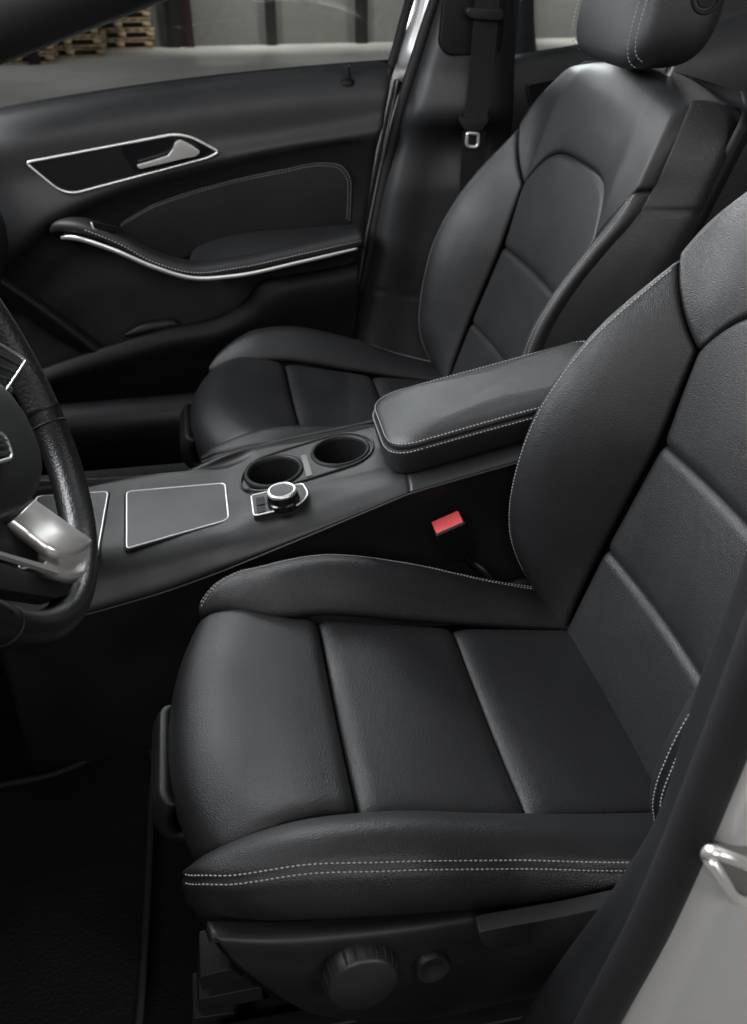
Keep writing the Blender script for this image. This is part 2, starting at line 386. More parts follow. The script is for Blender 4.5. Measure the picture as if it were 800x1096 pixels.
        for z in (.24, .285, .347, .395, .44, .495, .56, .62, .676, .724, .754, .79, .82, .845, .864):
            x = float(xb(z, 1))
            if z <= .754: fx = x+float(np.interp(z, RZ, RO))*float(np.interp(z, [.56, .62, .676, .724, .754], [1, .95, .85, .6, .35]))+.018; fy = float(np.interp(z, RZ, RY))-.002; e = 0
            else: e = (z-.754)/.12; fx = edge(z, s)*.35+x*.65+.018+.02*e**4; fy = float(np.interp(z, [.754, .80, .83, .845, .866], [.2375, .234, .224, .216, .200]))
            tp = .012*e**3; bx = x+.118; m1 = fx+(bx-fx)*.35; m2 = fx+(bx-fx)*.75
            rows.append([(fx, s*fy, z), (m1, s*(fy+.012-.010*min(1., e)-.010*max(0., e-.6)), z-tp*.2), (m2, s*(fy+.012-.012*min(1., e)-.016*max(0., e-.6)), z-tp), (bx, s*(fy-.010-.006*e), z-tp*2)])
        G, n = pillow(Wd(rows_grid(rows, 40, 130, .4, .1)), (.002, 0, 0, 0), .006, .0, toward=off+A((.2, s*2, 1.0)), grooves=(('v', .765, .003, .0032),))
        MB().slab(G, n, .008).build('side_panel', leather, back)
    rows = [[(float(xb(z))+.118+.01, y, z) for y in (-.238, -.12, 0, .12, .238)] for z in (.16, .4, .65, .86)]
    G, n = pillow(Wd(rows_grid(rows, 20, 24)), (.02, .02, .02, .02), .04, .01, toward=off+A((3, 0, .8)))
    MB().slab(G, n, .02).build('back_shell', M['dark'], back)
    # ---- headrest
    hc = A((.245, 0, .997)); hb = MB(); rings = []
    def sq(a, b, c, th, ph, e1=.5, e2=.42):
        f = lambda w_, e: np.sign(w_)*np.abs(w_)**e
        return np.array((a*f(cos(ph), e1)*f(cos(th), e2), b*f(cos(ph), e1)*f(sin(th), e2), c*f(sin(ph), e1)))
    dims = (.066, .138, .112)
    for ph in np.linspace(-pi/2+.02, pi/2-.02, 40):
        rings.append([Wd(hc+sq(*dims, th, ph)+A((.02*sin(ph), 0, 0))) for th in np.linspace(0, 2*pi, 72, endpoint=False)])
    head = hb.loft(rings).build('headrest', leather, root)
    if not near:
        gr = MB()
        for s in (1, -1):
            st = MB()
            for yy, b_ in ((.108, st), (.1145, gr), (.121, st)):
                pa = []
                for t in np.linspace(-1.25, 1.2, 90):
                    f = lambda w_, e: np.sign(w_)*np.abs(w_)**e
                    k = (1-(yy/dims[1])**(2/.42))**(.42/2)
                    pa.append(Wd(hc+A((-(dims[0]*k+.0004)*max(cos(t), 0)**.5+.02*f(sin(t), .5), s*yy, (dims[2]*(1-(yy/dims[1])**7)**.3+.0004)*f(sin(t), .5)))))
                if b_ is st: st.stitch(spl(pa, np.linspace(0, 1, 200)), .0058, .0007)
            st.build('stitching', M['thread_dim'], head)
        bt = MB(); c = Wd(hc+A((.018, -.131, -.012)))
        bt.loft(lathe(c, (0, -1, 0), [(-.005, .024), (.006, .024), (.009, .022), (.009, .0185), (.005, .0175), (.0055, .016), (.0085, .014), (.009, .001)], 36)).build('release_button', M['dark'], head, sharp=40)
    for s in (1, -1):
        P = [Wd((.262, s*.062, .86)), Wd((.272, s*.062, .90)), Wd((.278, s*.062, .95))]
        MB().tube(spl(P, np.linspace(0, 1, 8)), .0065, 14).build('headrest_post', M['chrome'], head)
    return cushion, back, head

near = thing('bucket_seat', 'black leather front seat nearest the camera, with a round knob on its lower side', 'car seat', (-.2, 0, .06), 'front seats')
make_seat(near, (0, 0, 0), M['leather'], ridge_dx=(0, -.024), tip=1.)
far = thing('bucket_seat', 'black leather seat beyond the centre console, beside the far door, its headrest in view', 'car seat', (-.16, .757, .06), 'front seats')
make_seat(far, (.037, .757, 0), M['leather_far_lit'], ridge_dx=(.020, .055), lean=.03, thread=M['thread_dim'], near=False)
# plastic seat base of the near seat
rows = [[at(*p, Y=-.218) for p in ((222, 986), (300, 984), (400, 977), (540, 958), (720, 928))],
        [at(*p, Y=-.236) for p in ((228, 998), (300, 1001), (400, 994), (540, 975), (725, 942))],
        [at(*p, Y=-.243) for p in ((248, 1026), (310, 1032), (400, 1030), (540, 1015), (735, 980))],
        [at(*p, Y=-.238) for p in ((290, 1060), (335, 1066), (420, 1068), (540, 1054), (745, 1015))],
        [at(*p, Y=-.205) for p in ((330, 1084), (370, 1092), (440, 1094), (550, 1072), (750, 1030))]]
G, n = pillow(rows_grid(rows, 60, 40))
base = MB().slab(G, n, .010).build('seat_base', M['soft'], near)
k0 = at(384, 1034, Y=-.243); kn = MB()
prof = [(-.01, .034), (.004, .0345), (.018, .033), (.021, .030), (.0215, .001)]
kn.loft(lathe(k0, (.05, -1, .1), prof, 60))
for i in range(22):
    a = i*2*pi/22; ax = A((.05, -1, .1)); ax /= np.linalg.norm(ax); e = np.cross(ax, (0, .3, 1)); e /= np.linalg.norm(e); g_ = np.cross(ax, e)
    d = cos(a)*e+sin(a)*g_; kn.tube([k0+d*.0342+ax*.003, k0+d*.034+ax*.010, k0+d*.0325+ax*.018], [.0012, .0015, .0010], 6)
kn.build('lumbar_knob', M['console'], base, sharp=50)
b0 = at(461, 1030, Y=-.242)
MB().loft(lathe(b0, (.05, -1, .15), [(-.01, .0175), (.006, .0175), (.009, .0155), (.0085, .010), (.0065, .008), (.0065, .0005)], 40)).build('adjust_button', M['console'], base, sharp=50)
lv = rpoly([at(*p, Y=-.262) for p in ((509, 998), (600, 982), (720, 957), (720, 985), (600, 1008), (522, 1017))], .010)
MB().add(*prism(lv, (0, .016, 0))).build('recline_lever', M['console'], base, bevel=.003, sharp=50)
# under-shell of both seats
for root, oy, ox in ((near, 0, 0), (far, .757, .037)):
    rows = [[(ox+x, oy+y, z) for y in (-.178, -.165, 0, .165, .178)] for x, z in ((-.40, .12), (-.440, .20), (-.462, .27), (-.466, .292))]
    G, n = pillow(rows_grid(rows, 30, 24), (.02, .02, 0, 0), .02, 0, toward=(-3, oy, .3))
    MB().slab(G, n, .02).build('front_skirt', M['dark'], root)
    rows = [[(ox+x, oy+y, z) for y in (-.078, -.066, -.01, .05, .062)] for x, z in ((-.470, .268), (-.495, .282), (-.503, .31), (-.492, .345))]
    G, n = pillow(rows_grid(rows, 40, 30), (.012, .012, .004, .004), .02, 0, toward=(-3, oy, .4))
    MB().slab(G, n, .012).build('thigh_support_flap', M['soft'], root)
    MB().add(*box((ox-.42, oy-.17, .10), (ox+.10, oy+.17, .25))).build('seat_frame', M['dark'], root, bevel=.01, sharp=40)
    if oy == 0:
        rr_ = MB()
        for q in (((213, 1046), (248, 1037), (262, 1048), (216, 1060)), ((212, 1070), (282, 1056), (290, 1068), (212, 1084)), ((206, 1090), (250, 1084), (262, 1096), (204, 1104))):
            rr_ = MB().add(*prism(rpoly([at(*p, Y=-.17) for p in q], .003, 4), (0, .05, 0))); rr_.build('rail_end', M['soft'], root, bevel=.002, sharp=40)
    for s in (1, -1):
        r_ = MB(); y = oy+s*.195
        r_.add(*box((ox-.50, y-.022, .066), (ox+.12, y+.022, .080))); r_.add(*box((ox-.46, y-.012, .081), (ox+.12, y+.012, .118)))
        r_.build('seat_rail', M['dark'], root, bevel=.003, sharp=40)

# small grey hinge cover between the seats
G, n = pillow(rows_grid([[at(538, 628, Y=.245), at(552, 620, Y=.25), at(574, 618, Y=.25)], [at(552, 640, Y=.235), at(568, 634, Y=.235), at(584, 640, Y=.23)]], 14, 12), (.003,)*4, .008, .003)
MB().slab(G, n, .02).build('hinge_cover', M['lid'], near)

# ------------------------------------------------------------------ centre console
con = thing('center_console', 'black centre console with two cup holders and a stitched armrest between the seats', 'console', (-.25, .37, .06))
XS = [-.70, -.58, -.46, -.384, -.362, -.33, -.23, -.17, 0, .16]
ZT = [.396, .400, .407, .411, .427, .435, .446, .455, .488, .515]
def zt(x): return np.interp(x, XS, ZT)
xs = np.linspace(-.70, .16, 30)
def px_row(pts, Y):                         # a long edge of the console, read off the photograph on the plane(s) Y
    Y = np.broadcast_to(Y, (len(pts),)); return [at(*p, Y=y) for p, y in zip(pts, Y)]
lip = px_row(((-20, 685), (100, 655), (180, 632), (240, 610), (330, 573), (440, 527), (545, 497), (700, 455)), (.225, .235, .245, .255, .26, .265, .27, .27))
ntop = px_row(((-20, 622), (100, 605), (140, 597), (240, 572), (330, 537), (440, 502), (545, 472), (700, 430)), (.272, .272, .274, .284, .302, .308, .312, .312))
fe = px_row(((-20, 514), (100, 512), (190, 507), (210, 500), (240, 486), (300, 470), (390, 452), (440, 437), (560, 410)), .470)
def resx(P, xq): P = np.array(P); return np.stack([np.interp(xq, P[:, 0], P[:, c]) for c in range(3)], 1)
lip, ntop, fe = (resx(P, xs) for P in (lip, ntop, fe))
def shift(P, dy, dz): return P+A((0, dy, dz))
rowsC = [shift(fe, .022, -.13), shift(fe, .018, -.03), shift(fe, .008, -.004), fe]
for y, e in ((.452, .0), (.43, -.001), (.40, -.001), (.37, -.001), (.345, -.001)):
    rowsC.append(np.stack((xs, np.full_like(xs, y), zt(xs)+e), 1))
rowsC.append(np.stack((xs, ntop[:, 1]+.020, .7*zt(xs)+.3*ntop[:, 2]+.001), 1))
rowsC += [ntop, .5*ntop+.5*lip+A((0, -.004, .004)), lip, shift(lip, .012, -.008), shift(lip, .022, -.02)]
G = rows_grid(rowsC, 420, 130, 0, 0)
G, n = pillow(G, grooves=(('u', float((-.16+.70)/.86), .0022, .0016),), toward=(-.3, 0, 3))
v, f = solid(G, n, .004)
cups = [(-.3275, .389, .0355), (-.231, .410, .0365)]
cen = np.array([np.mean([v[i] for i in q], 0) for q in f]); keep = np.ones(len(f), bool)
for cx, cy, r in cups: keep &= ~(((cen[:, 0]-cx)**2+(cen[:, 1]-cy)**2 < (r+.001)**2) & (cen[:, 2] > .36))
MBc = MB().add(v, [q for q, k in zip(f, keep) if k]); cbody = MBc.build('console_body', M['console'], con)
for cx, cy, r in cups:
    sl = .115; z0 = float(zt(cx)); th = np.linspace(0, 2*pi, 72, endpoint=False)
    def ring(rr, dz): return np.stack((cx+rr*np.cos(th), cy+rr*np.sin(th), z0+sl*rr*np.cos(th)+dz), 1)
    m_ = MB().loft([ring(r+.0065, -.003), ring(r+.0055, .0012), ring(r+.003, .0024), ring(r+.0004, .0012), ring(r-.001, -.004), ring(r-.003, -.06), ring(r-.006, -.075), ring(.0005, -.076)], cap=False)
    m_.build('cup_holder', M['gloss'] if False else M['dark'], con)
    MB().loft([ring(r+.006, -.002), ring(r+.0052, .0012), ring(r+.003, .0022), ring(r+.001, .0016), ring(r-.0002, -.004)], cap=False).build('cup_rim', M['console'], con)
def onc(px, py, h=0.):
    p = at(px, py, Z=.42)
    for _ in range(12): p = at(px, py, Z=float(zt(p[0]))+h)
    return p
# the low lip round both cups
d_ = np.array((cups[1][0]-cups[0][0], cups[1][1]-cups[0][1])); a0 = math.atan2(d_[1], d_[0]); bz = []
for c_, t0 in ((cups[1], a0-pi/2), (cups[0], a0+pi/2)):
    for t in np.linspace(t0, t0+pi, 30): bz.append((c_[0]+.0465*cos(t), c_[1]+.0465*sin(t)))
bz = densify(np.array(bz), 3)
MB().tube(np.stack((bz[:, 0], bz[:, 1], zt(bz[:, 0])+.0002), 1), .0018, 10, closed=True).build('cup_bezel', M['console'], con)
# the bar between the cups
dv = [A((-.291, .405, zt(-.291)+.0045)), A((-.281, .432, zt(-.281)+.004)), A((-.273, .430, zt(-.273)+.004)), A((-.277, .372, zt(-.277)+.0045)), A((-.286, .370, zt(-.286)+.0045))]
dv = [onc(*p, .0025) for p in ((322, 487), (328.5, 486), (335, 508), (328, 510))]
MB().add(*prism(dv, (0, 0, -.008))).build('cup_divider', M['bar'], con, bevel=.001, sharp=40)
# covers with bright frames
def cover(cor, name, rad, fr=.0012):
    P = densify(rpoly([onc(px, py) for px, py, y in cor], rad, 7), 3)
    P[:, 2] = [zt(x) for x in P[:, 0]]
    lid = MB().add(*prism(P+A((0, 0, .0015)), (0, 0, -.02))).build(name, M['lid'], con, sharp=30)
    c = P.mean(0); Q = c+(P-c)*1.0
    MB().tube(Q+A((0, 0, .0012)), fr, 8, closed=True).build('bright_frame', M['chrome'], lid)
    c2 = c+(P-c)*1.035; c2[:, 2] = P[:, 2]-.0008
    MB().tube(c2, .0016, 8, closed=True).build('frame_groove', M['dark'], lid)
cover(((136, 527, .430), (241, 518, .417), (245, 557, .310), (136, 588, .293)), 'storage_cover', [.008, .008, .010, .006])
cover(((40, 532, .43), (116, 527, .43), (104, 596, .28), (20, 610, .28)), 'front_cover', [.008, .008, .006, .006])
# rotary controller
cp = rpoly([onc(*p, .001) for p in ((269, 531), (324, 518), (331, 530), (321, 541), (272, 553))], [.005, .006, .012, .012, .006], 6)
pad = MB().add(*prism(cp+A((0, 0, .0012)), (0, 0, -.02))).build('controller_pad', M['lid'], con, sharp=30)
MB().tube(cp+A((0, 0, .001)), .0012, 8, closed=True).build('bright_frame', M['chrome'], pad)
for q in (((274, 534), (283, 532), (284, 540), (275, 542)), ((275, 544), (284, 542), (285, 548), (276, 550))):
    P = rpoly([onc(*p, .001) for p in q], .0015, 4)
    MB().add(*prism(P+A((0, 0, .0016)), (0, 0, -.004))).build('function_button', M['dark'], pad, sharp=30)
kc = onc(304, 537, .001); ax = A((-.10, 0, 1.))
kn = MB().loft(lathe(kc, ax, [(-.004, .0215), (.004, .0215), (.0055, .0195), (.015, .0190), (.018, .0178)], 60))
for i in range(28):
    a = i*2*pi/28; e = A((1, 0, .1)); g_ = A((0, 1, 0)); d = cos(a)*e+sin(a)*g_; axn = ax/np.linalg.norm(ax)
    kn.tube([kc+d*.0196+axn*.0068, kc+d*.0195+axn*.0145], .0009, 6)
ctl = kn.build('control_knob', M['gloss'], con, sharp=40)
MB().loft(lathe(kc, ax, [(.0150, .0192), (.0165, .0196), (.0185, .0190), (.0195, .0170), (.0190, .0152), (.0175, .0150)], 60), cap=False).build('bright_ring', M['chrome'], ctl)
MB().loft(lathe(kc, ax, [(.010, .0152), (.0183, .0152), (.0187, .013), (.0187, .0003)], 60)).build('knob_cap', M['lid'], ctl, sharp=40)
# side panel below the lip
MB().tube(shift(lip, -.0012, -.0005), .0014, 8).build('lip_highlight', M['lid'], con)  # highlight along the lip, put in as a thin tube of lighter plastic
rws = [shift(lip, .020, -.012), shift(lip, .022, -.08), shift(lip, .010, -.2), np.stack((xs, np.full_like(xs, .245), np.full_like(xs, .05)), 1)]
G, n = pillow(rows_grid(rws, 60, 24)); MB().slab(G, n, .02).build('side_panel', M['soft'], con)
# armrest: plan outline and rising rings
def ztop(x): return .5145+.205*(x+.167)
out = rpoly([(-.187, .289), (-.184, .441), (.135, .441), (.135, .289)], [.046, .042, .03, .03], 14)
cxy = np.array((-.03, .365))
def aring(inset, h, hb=None):
    d = out-cxy; L = np.linalg.norm(d, axis=1, keepdims=True); P = cxy+d*(1-inset/L)
    z = ztop(P[:, 0])+h+.004*(1-((P[:, 1]-.365)/.08)**2)-.004*np.clip((-.12-P[:, 0])/.06, 0, 1)**2
    return np.stack((P[:, 0], P[:, 1], z), 1)
out = densify(out, 4)
prof = [(.022, -.056), (.012, -.054), (.005, -.045), (.0012, -.030), (0, -.018), (.0004, -.0125), (.0024, -.0110), (.0024, -.0096), (.0014, -.0084), (.0035, -.0040), (.009, -.0005), (.018, .0020), (.032, .0036)]
rings = [aring(i, h) for i, h in prof]
base_ring = rings[-1]
for t in np.linspace(.15, .97, 9):
    P = base_ring+(A((cxy[0], cxy[1], 0))-base_ring)*A((t, t, 0)); P[:, 2] = ztop(P[:, 0])+.0036+.0022*(1-t*t)+.004*(1-((P[:, 1]-.365)/.08)**2)-.004*np.clip((-.12-P[:, 0])/.06, 0, 1)**2; rings.append(P)
arm = MB().loft(rings).build('armrest', M['armrest'], con)
for inset, h in ((.0035, -.0026), (.0006, -.0135)):
    P = aring(inset, h); P = np.concatenate((P, P[:1])); c = A((cxy[0], cxy[1], .5)); P = P+(P-c)/np.linalg.norm(P-c, axis=1, keepdims=True)*.0008
    MB().stitch(P, .0048, .0008).build('stitching', M['thread'], arm)
base2 = [aring(.016, -.054), aring(.012, -.064), aring(.012, -.11)]
MB().loft(base2).build('armrest_base', M['console'], con)

# ------------------------------------------------------------------ seat belt buckle
bc = at(480, 561, Y=.247); bk = thing('belt_buckle', 'seat belt buckle with a bright red release button, upright beside the near seat', 'buckle', tuple(bc-A((0, 0, .09))))
e1 = (at(495, 554, Y=.247)-at(463, 568, Y=.247)); e1 /= np.linalg.norm(e1); axb = A((-.30, -.12, .95)); axb -= e1*(axb@e1); axb /= np.linalg.norm(axb); e2 = np.cross(axb, e1); e2 *= -1 if e2[1] > 0 else 1
def bbox(c, w_, d_, h0, h1, tw=1.):
    v = []
    for h, k in ((h0, tw), (h1, 1.)):
        for a, b in ((-1, -1), (1, -1), (1, 1), (-1, 1)): v.append(c+e1*a*w_*k+e2*b*d_*k+axb*h)
    return v, [(0, 3, 2, 1), (4, 5, 6, 7), (0, 1, 5, 4), (1, 2, 6, 5), (2, 3, 7, 6), (3, 0, 4, 7)]
MB().add(*bbox(bc, .0215, .0145, -.060, -.006, .92)).build('buckle_housing', M['dark'], bk, bevel=.003, sharp=40)
MB().add(*bbox(bc-e2*.001, .0192, .0120, -.012, .004)).build('release_button', M['red'], bk, bevel=.002, sharp=40)
MB().add(*bbox(bc+e2*.0145, .0205, .0022, -.03, .005)).build('tongue_slot', M['dark'], bk, bevel=.0012, sharp=40)
st_ = spl([bc-axb*.055, bc-axb*.09+A((.01, 0, 0)), at(512, 606, Y=.24), at(530, 625, Y=.235)], np.linspace(0, 1, 12))
MB().tube(st_, .008, 10, sec=[(1.3*cos(t), .5*sin(t)) for t in np.linspace(0, 2*pi, 10, endpoint=False)]).build('buckle_stalk', M['console'], bk)

# ------------------------------------------------------------------ steering wheel
SCN = A((-.604, .009, .750)); rk = .355; bD = A((sin(rk), 0, -cos(rk))); nD = A((cos(rk), 0, sin(rk))); eY = A((0, 1, 0))
sw = thing('steering_wheel', 'black leather steering wheel with a satin silver lower spoke at the left edge', 'steering wheel', tuple(SCN))
th = np.linspace(0, 2*pi, 160, endpoint=False)
def rimpt(t, R=.1955): return SCN+R*(np.cos(t)*eY+np.sin(t)*bD)
sec = [(1.0*cos(a), 1.15*sin(a)) for a in np.linspace(0, 2*pi, 24, endpoint=False)]
M['rim'] = mat('rim_leather', (.0055, .0055, .006), .34, spec=.5, grain=420, bump=.25, var=.1)
M['perf'] = mat('perforated_leather', (.008, .008, .0085), .5, spec=.4, grain=260, bump=.5)
m_ = MB(); m_.loft([[rimpt(t)+.0148*(1.0*cos(a)*(np.cos(t)*eY+np.sin(t)*bD))+.0175*sin(a)*nD for a in np.linspace(0, 2*pi, 28, endpoint=False)] for t in th], closed=True)
rim = m_.build('rim', M['rim'], sw)
for t0, t1 in ((-.35, .55), (pi-.55, pi+.35)):
    MB().loft([[rimpt(t)+.0152*cos(a)*(np.cos(t)*eY+np.sin(t)*bD)+.0179*sin(a)*nD for a in np.linspace(pi*.5, pi*1.25, 14)] + [rimpt(t)-.010*(np.cos(t)*eY+np.sin(t)*bD)] for t in np.linspace(t0, t1, 40)]).build('grip_panel', M['perf'], rim)
for t in (.62, pi-.62, -.5, pi+.5):
    MB().tube([rimpt(t)+.0149*cos(a)*(np.cos(t)*eY+np.sin(t)*bD)+.0176*sin(a)*nD for a in np.linspace(0, 2*pi, 32, endpoint=False)], .0010, 8, closed=True).build('rim_seam', M['dark'], rim)
pl = SCN+nD*.004
def wp(px, py, h=0.): return onp(px, py, pl+nD*h, nD)
# hub
hub = [wp(*p, .016) for p in ((-60, 395), (-20, 400), (2, 417), (20, 442), (34, 470), (41, 500), (38, 522), (28, 540), (8, 552), (-30, 560), (-70, 540), (-80, 460))]
hc_ = np.mean(hub, 0); P = spl(hub+hub[:1], np.linspace(0, 1, 80))[:-1]
MB().loft([hc_+(P-hc_)*k+nD*h for k, h in ((.90, -.06), (.97, -.03), (1.0, -.012), (.985, .0), (.94, .006), (.8, .010), (.5, .012), (.02, .0125))]).build('hub', M['soft'], sw)
def slats(poly, name, n_, root, frame_m, slat_m, depth):
    poly = np.array(poly); nn = np.cross(poly[1]-poly[0], poly[2]-poly[1]); nn /= np.linalg.norm(nn); nn = nn if nn@(CAM-poly[0]) > 0 else -nn
    R = rpoly(poly, .008, 6)
    fo = MB().add(*prism(R-nn*.004, -nn*depth)).build(name, M['dark'], root, sharp=40)
    MB().tube(R, .0014, 8, closed=True).build('bright_frame', frame_m, fo)
    s_ = MB()
    for i in range(1, n_):
        k = i/n_; a = poly[0]+(poly[-1]-poly[0])*k; b = poly[1]+(poly[2]-poly[1])*k
        s_ = MB().tube([a+(b-a)*.04, b+(a-b)*.04], .0016, 6); s_.build('slat', slat_m, fo)
slats([wp(*p, .036) for p in ((-40, 450), (6, 466), (14, 490), (-40, 506))], 'button_pad', 4, sw, M['chrome'], M['console'], .006)
# satin spoke
slats([wp(*p, .022) for p in ((-40, 345), (28, 385), (2, 424), (-50, 420))], 'button_pad', 5, sw, M['chrome'], M['console'], .02)
def wrow(r): return [wp(a, b, h) for a, b, h in r]
G, n = pillow(rows_grid([wrow(((38, 534, .000), (62, 551, .008), (80, 564, .016), (98, 577, .022))), wrow(((26, 545, .006), (48, 562, .014), (66, 574, .022), (98, 580, .024))), wrow(((14, 556, .004), (33, 570, .010), (51, 583, .018), (98, 584, .022)))], 40, 20), (0, 0, .002, .001), .006, .001)
spk = MB().slab(G, n, .010).build('satin_spoke', M['satin'], sw)
G, n = pillow(rows_grid([wrow(((51, 583, .015), (75, 582, .018), (98, 580, .020))), wrow(((50, 592, .010), (75, 596, .014), (97.5, 594, .020))), wrow(((49, 601, .014), (72, 612, .019), (92, 612, .022)))], 30, 24), (0, .002, 0, .002), .006, 0)
MB().slab(G, n, .008).build('spoke_pad', M['satin'], spk)
MB().add(*prism(rpoly([wp(*p, .017) for p in ((-60, 576), (0, 590), (49, 604), (76, 612.5), (64, 614), (44, 607.5), (0, 593.5), (-60, 580))], .002, 4), -nD*.005)).build('spoke_edge', M['satin'], sw, bevel=.001, sharp=50)
MB().add(*prism(rpoly([wp(*p, -.003) for p in ((-60, 520), (20, 545), (52, 585), (50, 604), (0, 595), (-60, 585))], .004, 4), -nD*.010)).build('spoke_inner_panel', M['dark'], sw, bevel=.002, sharp=50)
MB().add(*prism(rpoly([wp(*p, .004) for p in ((-60, 582), (0, 603), (60, 622), (96, 608), (92, 632), (60, 640), (0, 630), (-60, 612))], .006, 4), -nD*.016)).build('lower_spoke_cover', M['soft'], sw, bevel=.005, sharp=50)
MB().tube([rimpt(2*pi-.12, .172)-nD*.012, rimpt(2*pi-.28, .172)-nD*.012], .004, 8).build('shift_paddle', M['chrome'], sw)
MB().tube(spl([SCN-nD*.03, SCN-nD*.30], [0, 1]), .035, 20).build('column', M['dark'], sw)

# ------------------------------------------------------------------ dashboard (its edge behind the wheel)
da = thing('dashboard', 'dark dashboard corner at the left edge of the picture, beside the far door', 'dashboard', (-.95, .3, .5))
G, n = pillow(rows_grid([[(x, y, z) for x, z in ((-1.25, .90), (-.86, .865), (-.76, .75), (-.720, .62), (-.77, .50), (-.88, .40), (-.93, .22))] for y in (-.36, 0, .4, .8, .96)], 40, 40), toward=(0, .3, 1))
MB().slab(G, n, .03).build('dashboard_body', M['soft'], da)

# ------------------------------------------------------------------ far front door
door = thing('vehicle_door', 'black inner side of the far front door with silver handle and silver trim strip', 'car door', (-.35, 1.12, .2))
D = lambda pts, Y: [at(*p, Y=y) for p, y in zip(pts, np.broadcast_to(Y, (len(pts),)))]
rw = [D(((-80, 133), (0, 117), (200, 86), (350, 70.5), (416, 66)), 1.170),
      D(((-80, 139), (0, 123), (200, 91), (350, 75), (418, 70)), 1.140),
      D(((-80, 165), (0, 148), (200, 114), (350, 95), (418, 90)), 1.108),
      D(((-80, 225), (0, 196), (100, 178), (200, 155), (300, 140), (413, 122)), 1.097),
      D(((-80, 318), (0, 287), (60, 238), (130, 206), (200, 186), (300, 163), (385, 150), (407, 149)), (1.075, 1.075, 1.08, 1.085, 1.087, 1.09, 1.09, 1.09)),
      D(((-80, 326), (2, 294), (64, 244), (132, 212), (200, 192), (300, 169), (382, 156), (404, 160)), 1.098),
      D(((-80, 345), (10, 320), (90, 258), (135, 236), (200, 212), (300, 195), (383, 185), (399, 190)), 1.118),
      D(((-80, 400), (0, 370), (100, 318), (200, 300), (300, 280), (388, 262)), 1.118),
      D(((-80, 430), (0, 405), (100, 380), (200, 368), (300, 350), (374, 335)), 1.11),
      D(((-80, 480), (0, 460), (100, 440), (200, 420), (300, 400), (360, 385)), 1.09)]
G, n = pillow(rows_grid(rw, 120, 130, .2, 0), (0, .006, 0, 0), .02)
dp = MB().slab(G, n, .03).build('door_panel', M['door'], door)
# lower pocket
rw = [D(((10, 408), (70, 386), (112, 372), (180, 352), (240, 337), (262, 323), (278, 304), (310, 296), (350, 289), (384, 281)), 1.085),
      D(((10, 408), (70, 386), (112, 372), (180, 352), (240, 337), (262, 323), (278, 304), (310, 296), (350, 289), (384, 281)), 1.060),
      D(((10, 416), (70, 394), (112, 380), (180, 360), (242, 346), (266, 332), (284, 315), (312, 304), (350, 298), (384, 290)), 1.048),
      D(((10, 432), (96, 414), (180, 395), (260, 375), (382, 345)), 1.052), D(((10, 450), (94, 436), (200, 420), (300, 405), (372, 392)), 1.065)]
G, n = pillow(rows_grid(rw, 90, 50)); MB().slab(G, n, .012).build('map_pocket', M['dark'], door)
rw = [D(((2, 294), (50, 325), (112, 371)), 1.07), D(((0, 299), (46, 330), (106, 376)), 1.058), D(((-4, 312), (36, 345), (98, 384)), 1.07)]
G, n = pillow(rows_grid(rw, 40, 14)); MB().slab(G, n, .02).build('pocket_brace', M['dark'], door)
G, n = pillow(rows_grid([D(((133, 359), (150, 349), (187, 343)), 1.078), D(((133, 362), (160, 358), (196, 350)), 1.078)], 20, 10), (.004,)*4, .01, .004)
MB().slab(G, n, .01).build('door_speaker', M['soft'], door)
# insert with seam
ins = [(126, 242), (160, 221), (200, 206), (250, 192), (300, 181.5), (352, 173.5), (368, 176), (377, 188), (378, 210), (376, 243), (330, 249), (230, 268), (170, 285), (132, 262)]
P = rpoly(D(ins, 1.108), .01, 5)
ip = MB().add(*prism(P, (0, .02, 0))).build('stitched_insert', M['soft'], door, bevel=.004, sharp=40)
for k in (0, 3.0):
    sp = D(((130, 239-k*.2+k), (165, 219+k), (200, 206.5+k), (250, 192.7+k), (300, 182.2+k), (350, 174.7+k), (364-k*.5, 177+k), (374.5-k, 190+k*.5), (375.5-k, 210), (374-k, 238)), 1.1072)
    MB().stitch(spl(sp, np.linspace(0, 1, 120)), .0062, .00062).build('stitching', M['thread_dim'], ip)
# armrest of the door
path = D(((58, 247), (70, 241), (92, 243), (125, 256), (165, 277), (205, 288), (255, 283), (320, 269), (386, 254)), (1.07, 1.045, 1.03, 1.025, 1.02, 1.02, 1.02, 1.025, 1.03))
pp = spl(path, np.linspace(0, 1, 90)); rr = np.interp(np.linspace(0, 1, 90), [0, .04, .12, .3, .5, 1], [.006, .011, .014, .014, .015, .016])
da_ = MB().tube(pp, rr, 16, up=(0, 0, 1), sec=[(1.5*np.sign(cos(a))*abs(cos(a))**.8, 1.0*np.sign(sin(a))*abs(sin(a))**.8) for a in np.linspace(0, 2*pi, 20, endpoint=False)]).build('door_armrest', M['leather_far_lit'], door)
rw = [D(((205, 266), (225, 256), (250, 250), (330, 242), (386, 238)), 1.105), D(((203, 271), (225, 262), (250, 256), (330, 248), (387, 242)), 1.08), D(((200, 284), (225, 281), (255, 276), (320, 262), (388, 248)), 1.02)]
G, n = pillow(rows_grid(rw, 50, 24), (.006, .004, .006, 0), .015, .003, toward=(-.3, 0, 3)); MB().slab(G, n, .03).build('armrest_pad', M['leather_far_lit'], door)
rw = [D(((62, 246), (72, 238), (100, 236), (128, 240)), 1.10), D(((64, 244), (74, 239), (100, 244), (135, 260)), 1.04)]
G, n = pillow(rows_grid(rw, 30, 14), (.004,)*4, .012, .003, toward=(-.3, 0, 3)); MB().slab(G, n, .02).build('switch_plate', M['door'], door)
sw_ = MB().add(*prism(rpoly(D(((98, 237), (122, 242), (124, 249), (100, 244)), 1.008), .002, 4), (0, .03, 0))).build('window_switch', M['gloss'], door, bevel=.001, sharp=40)
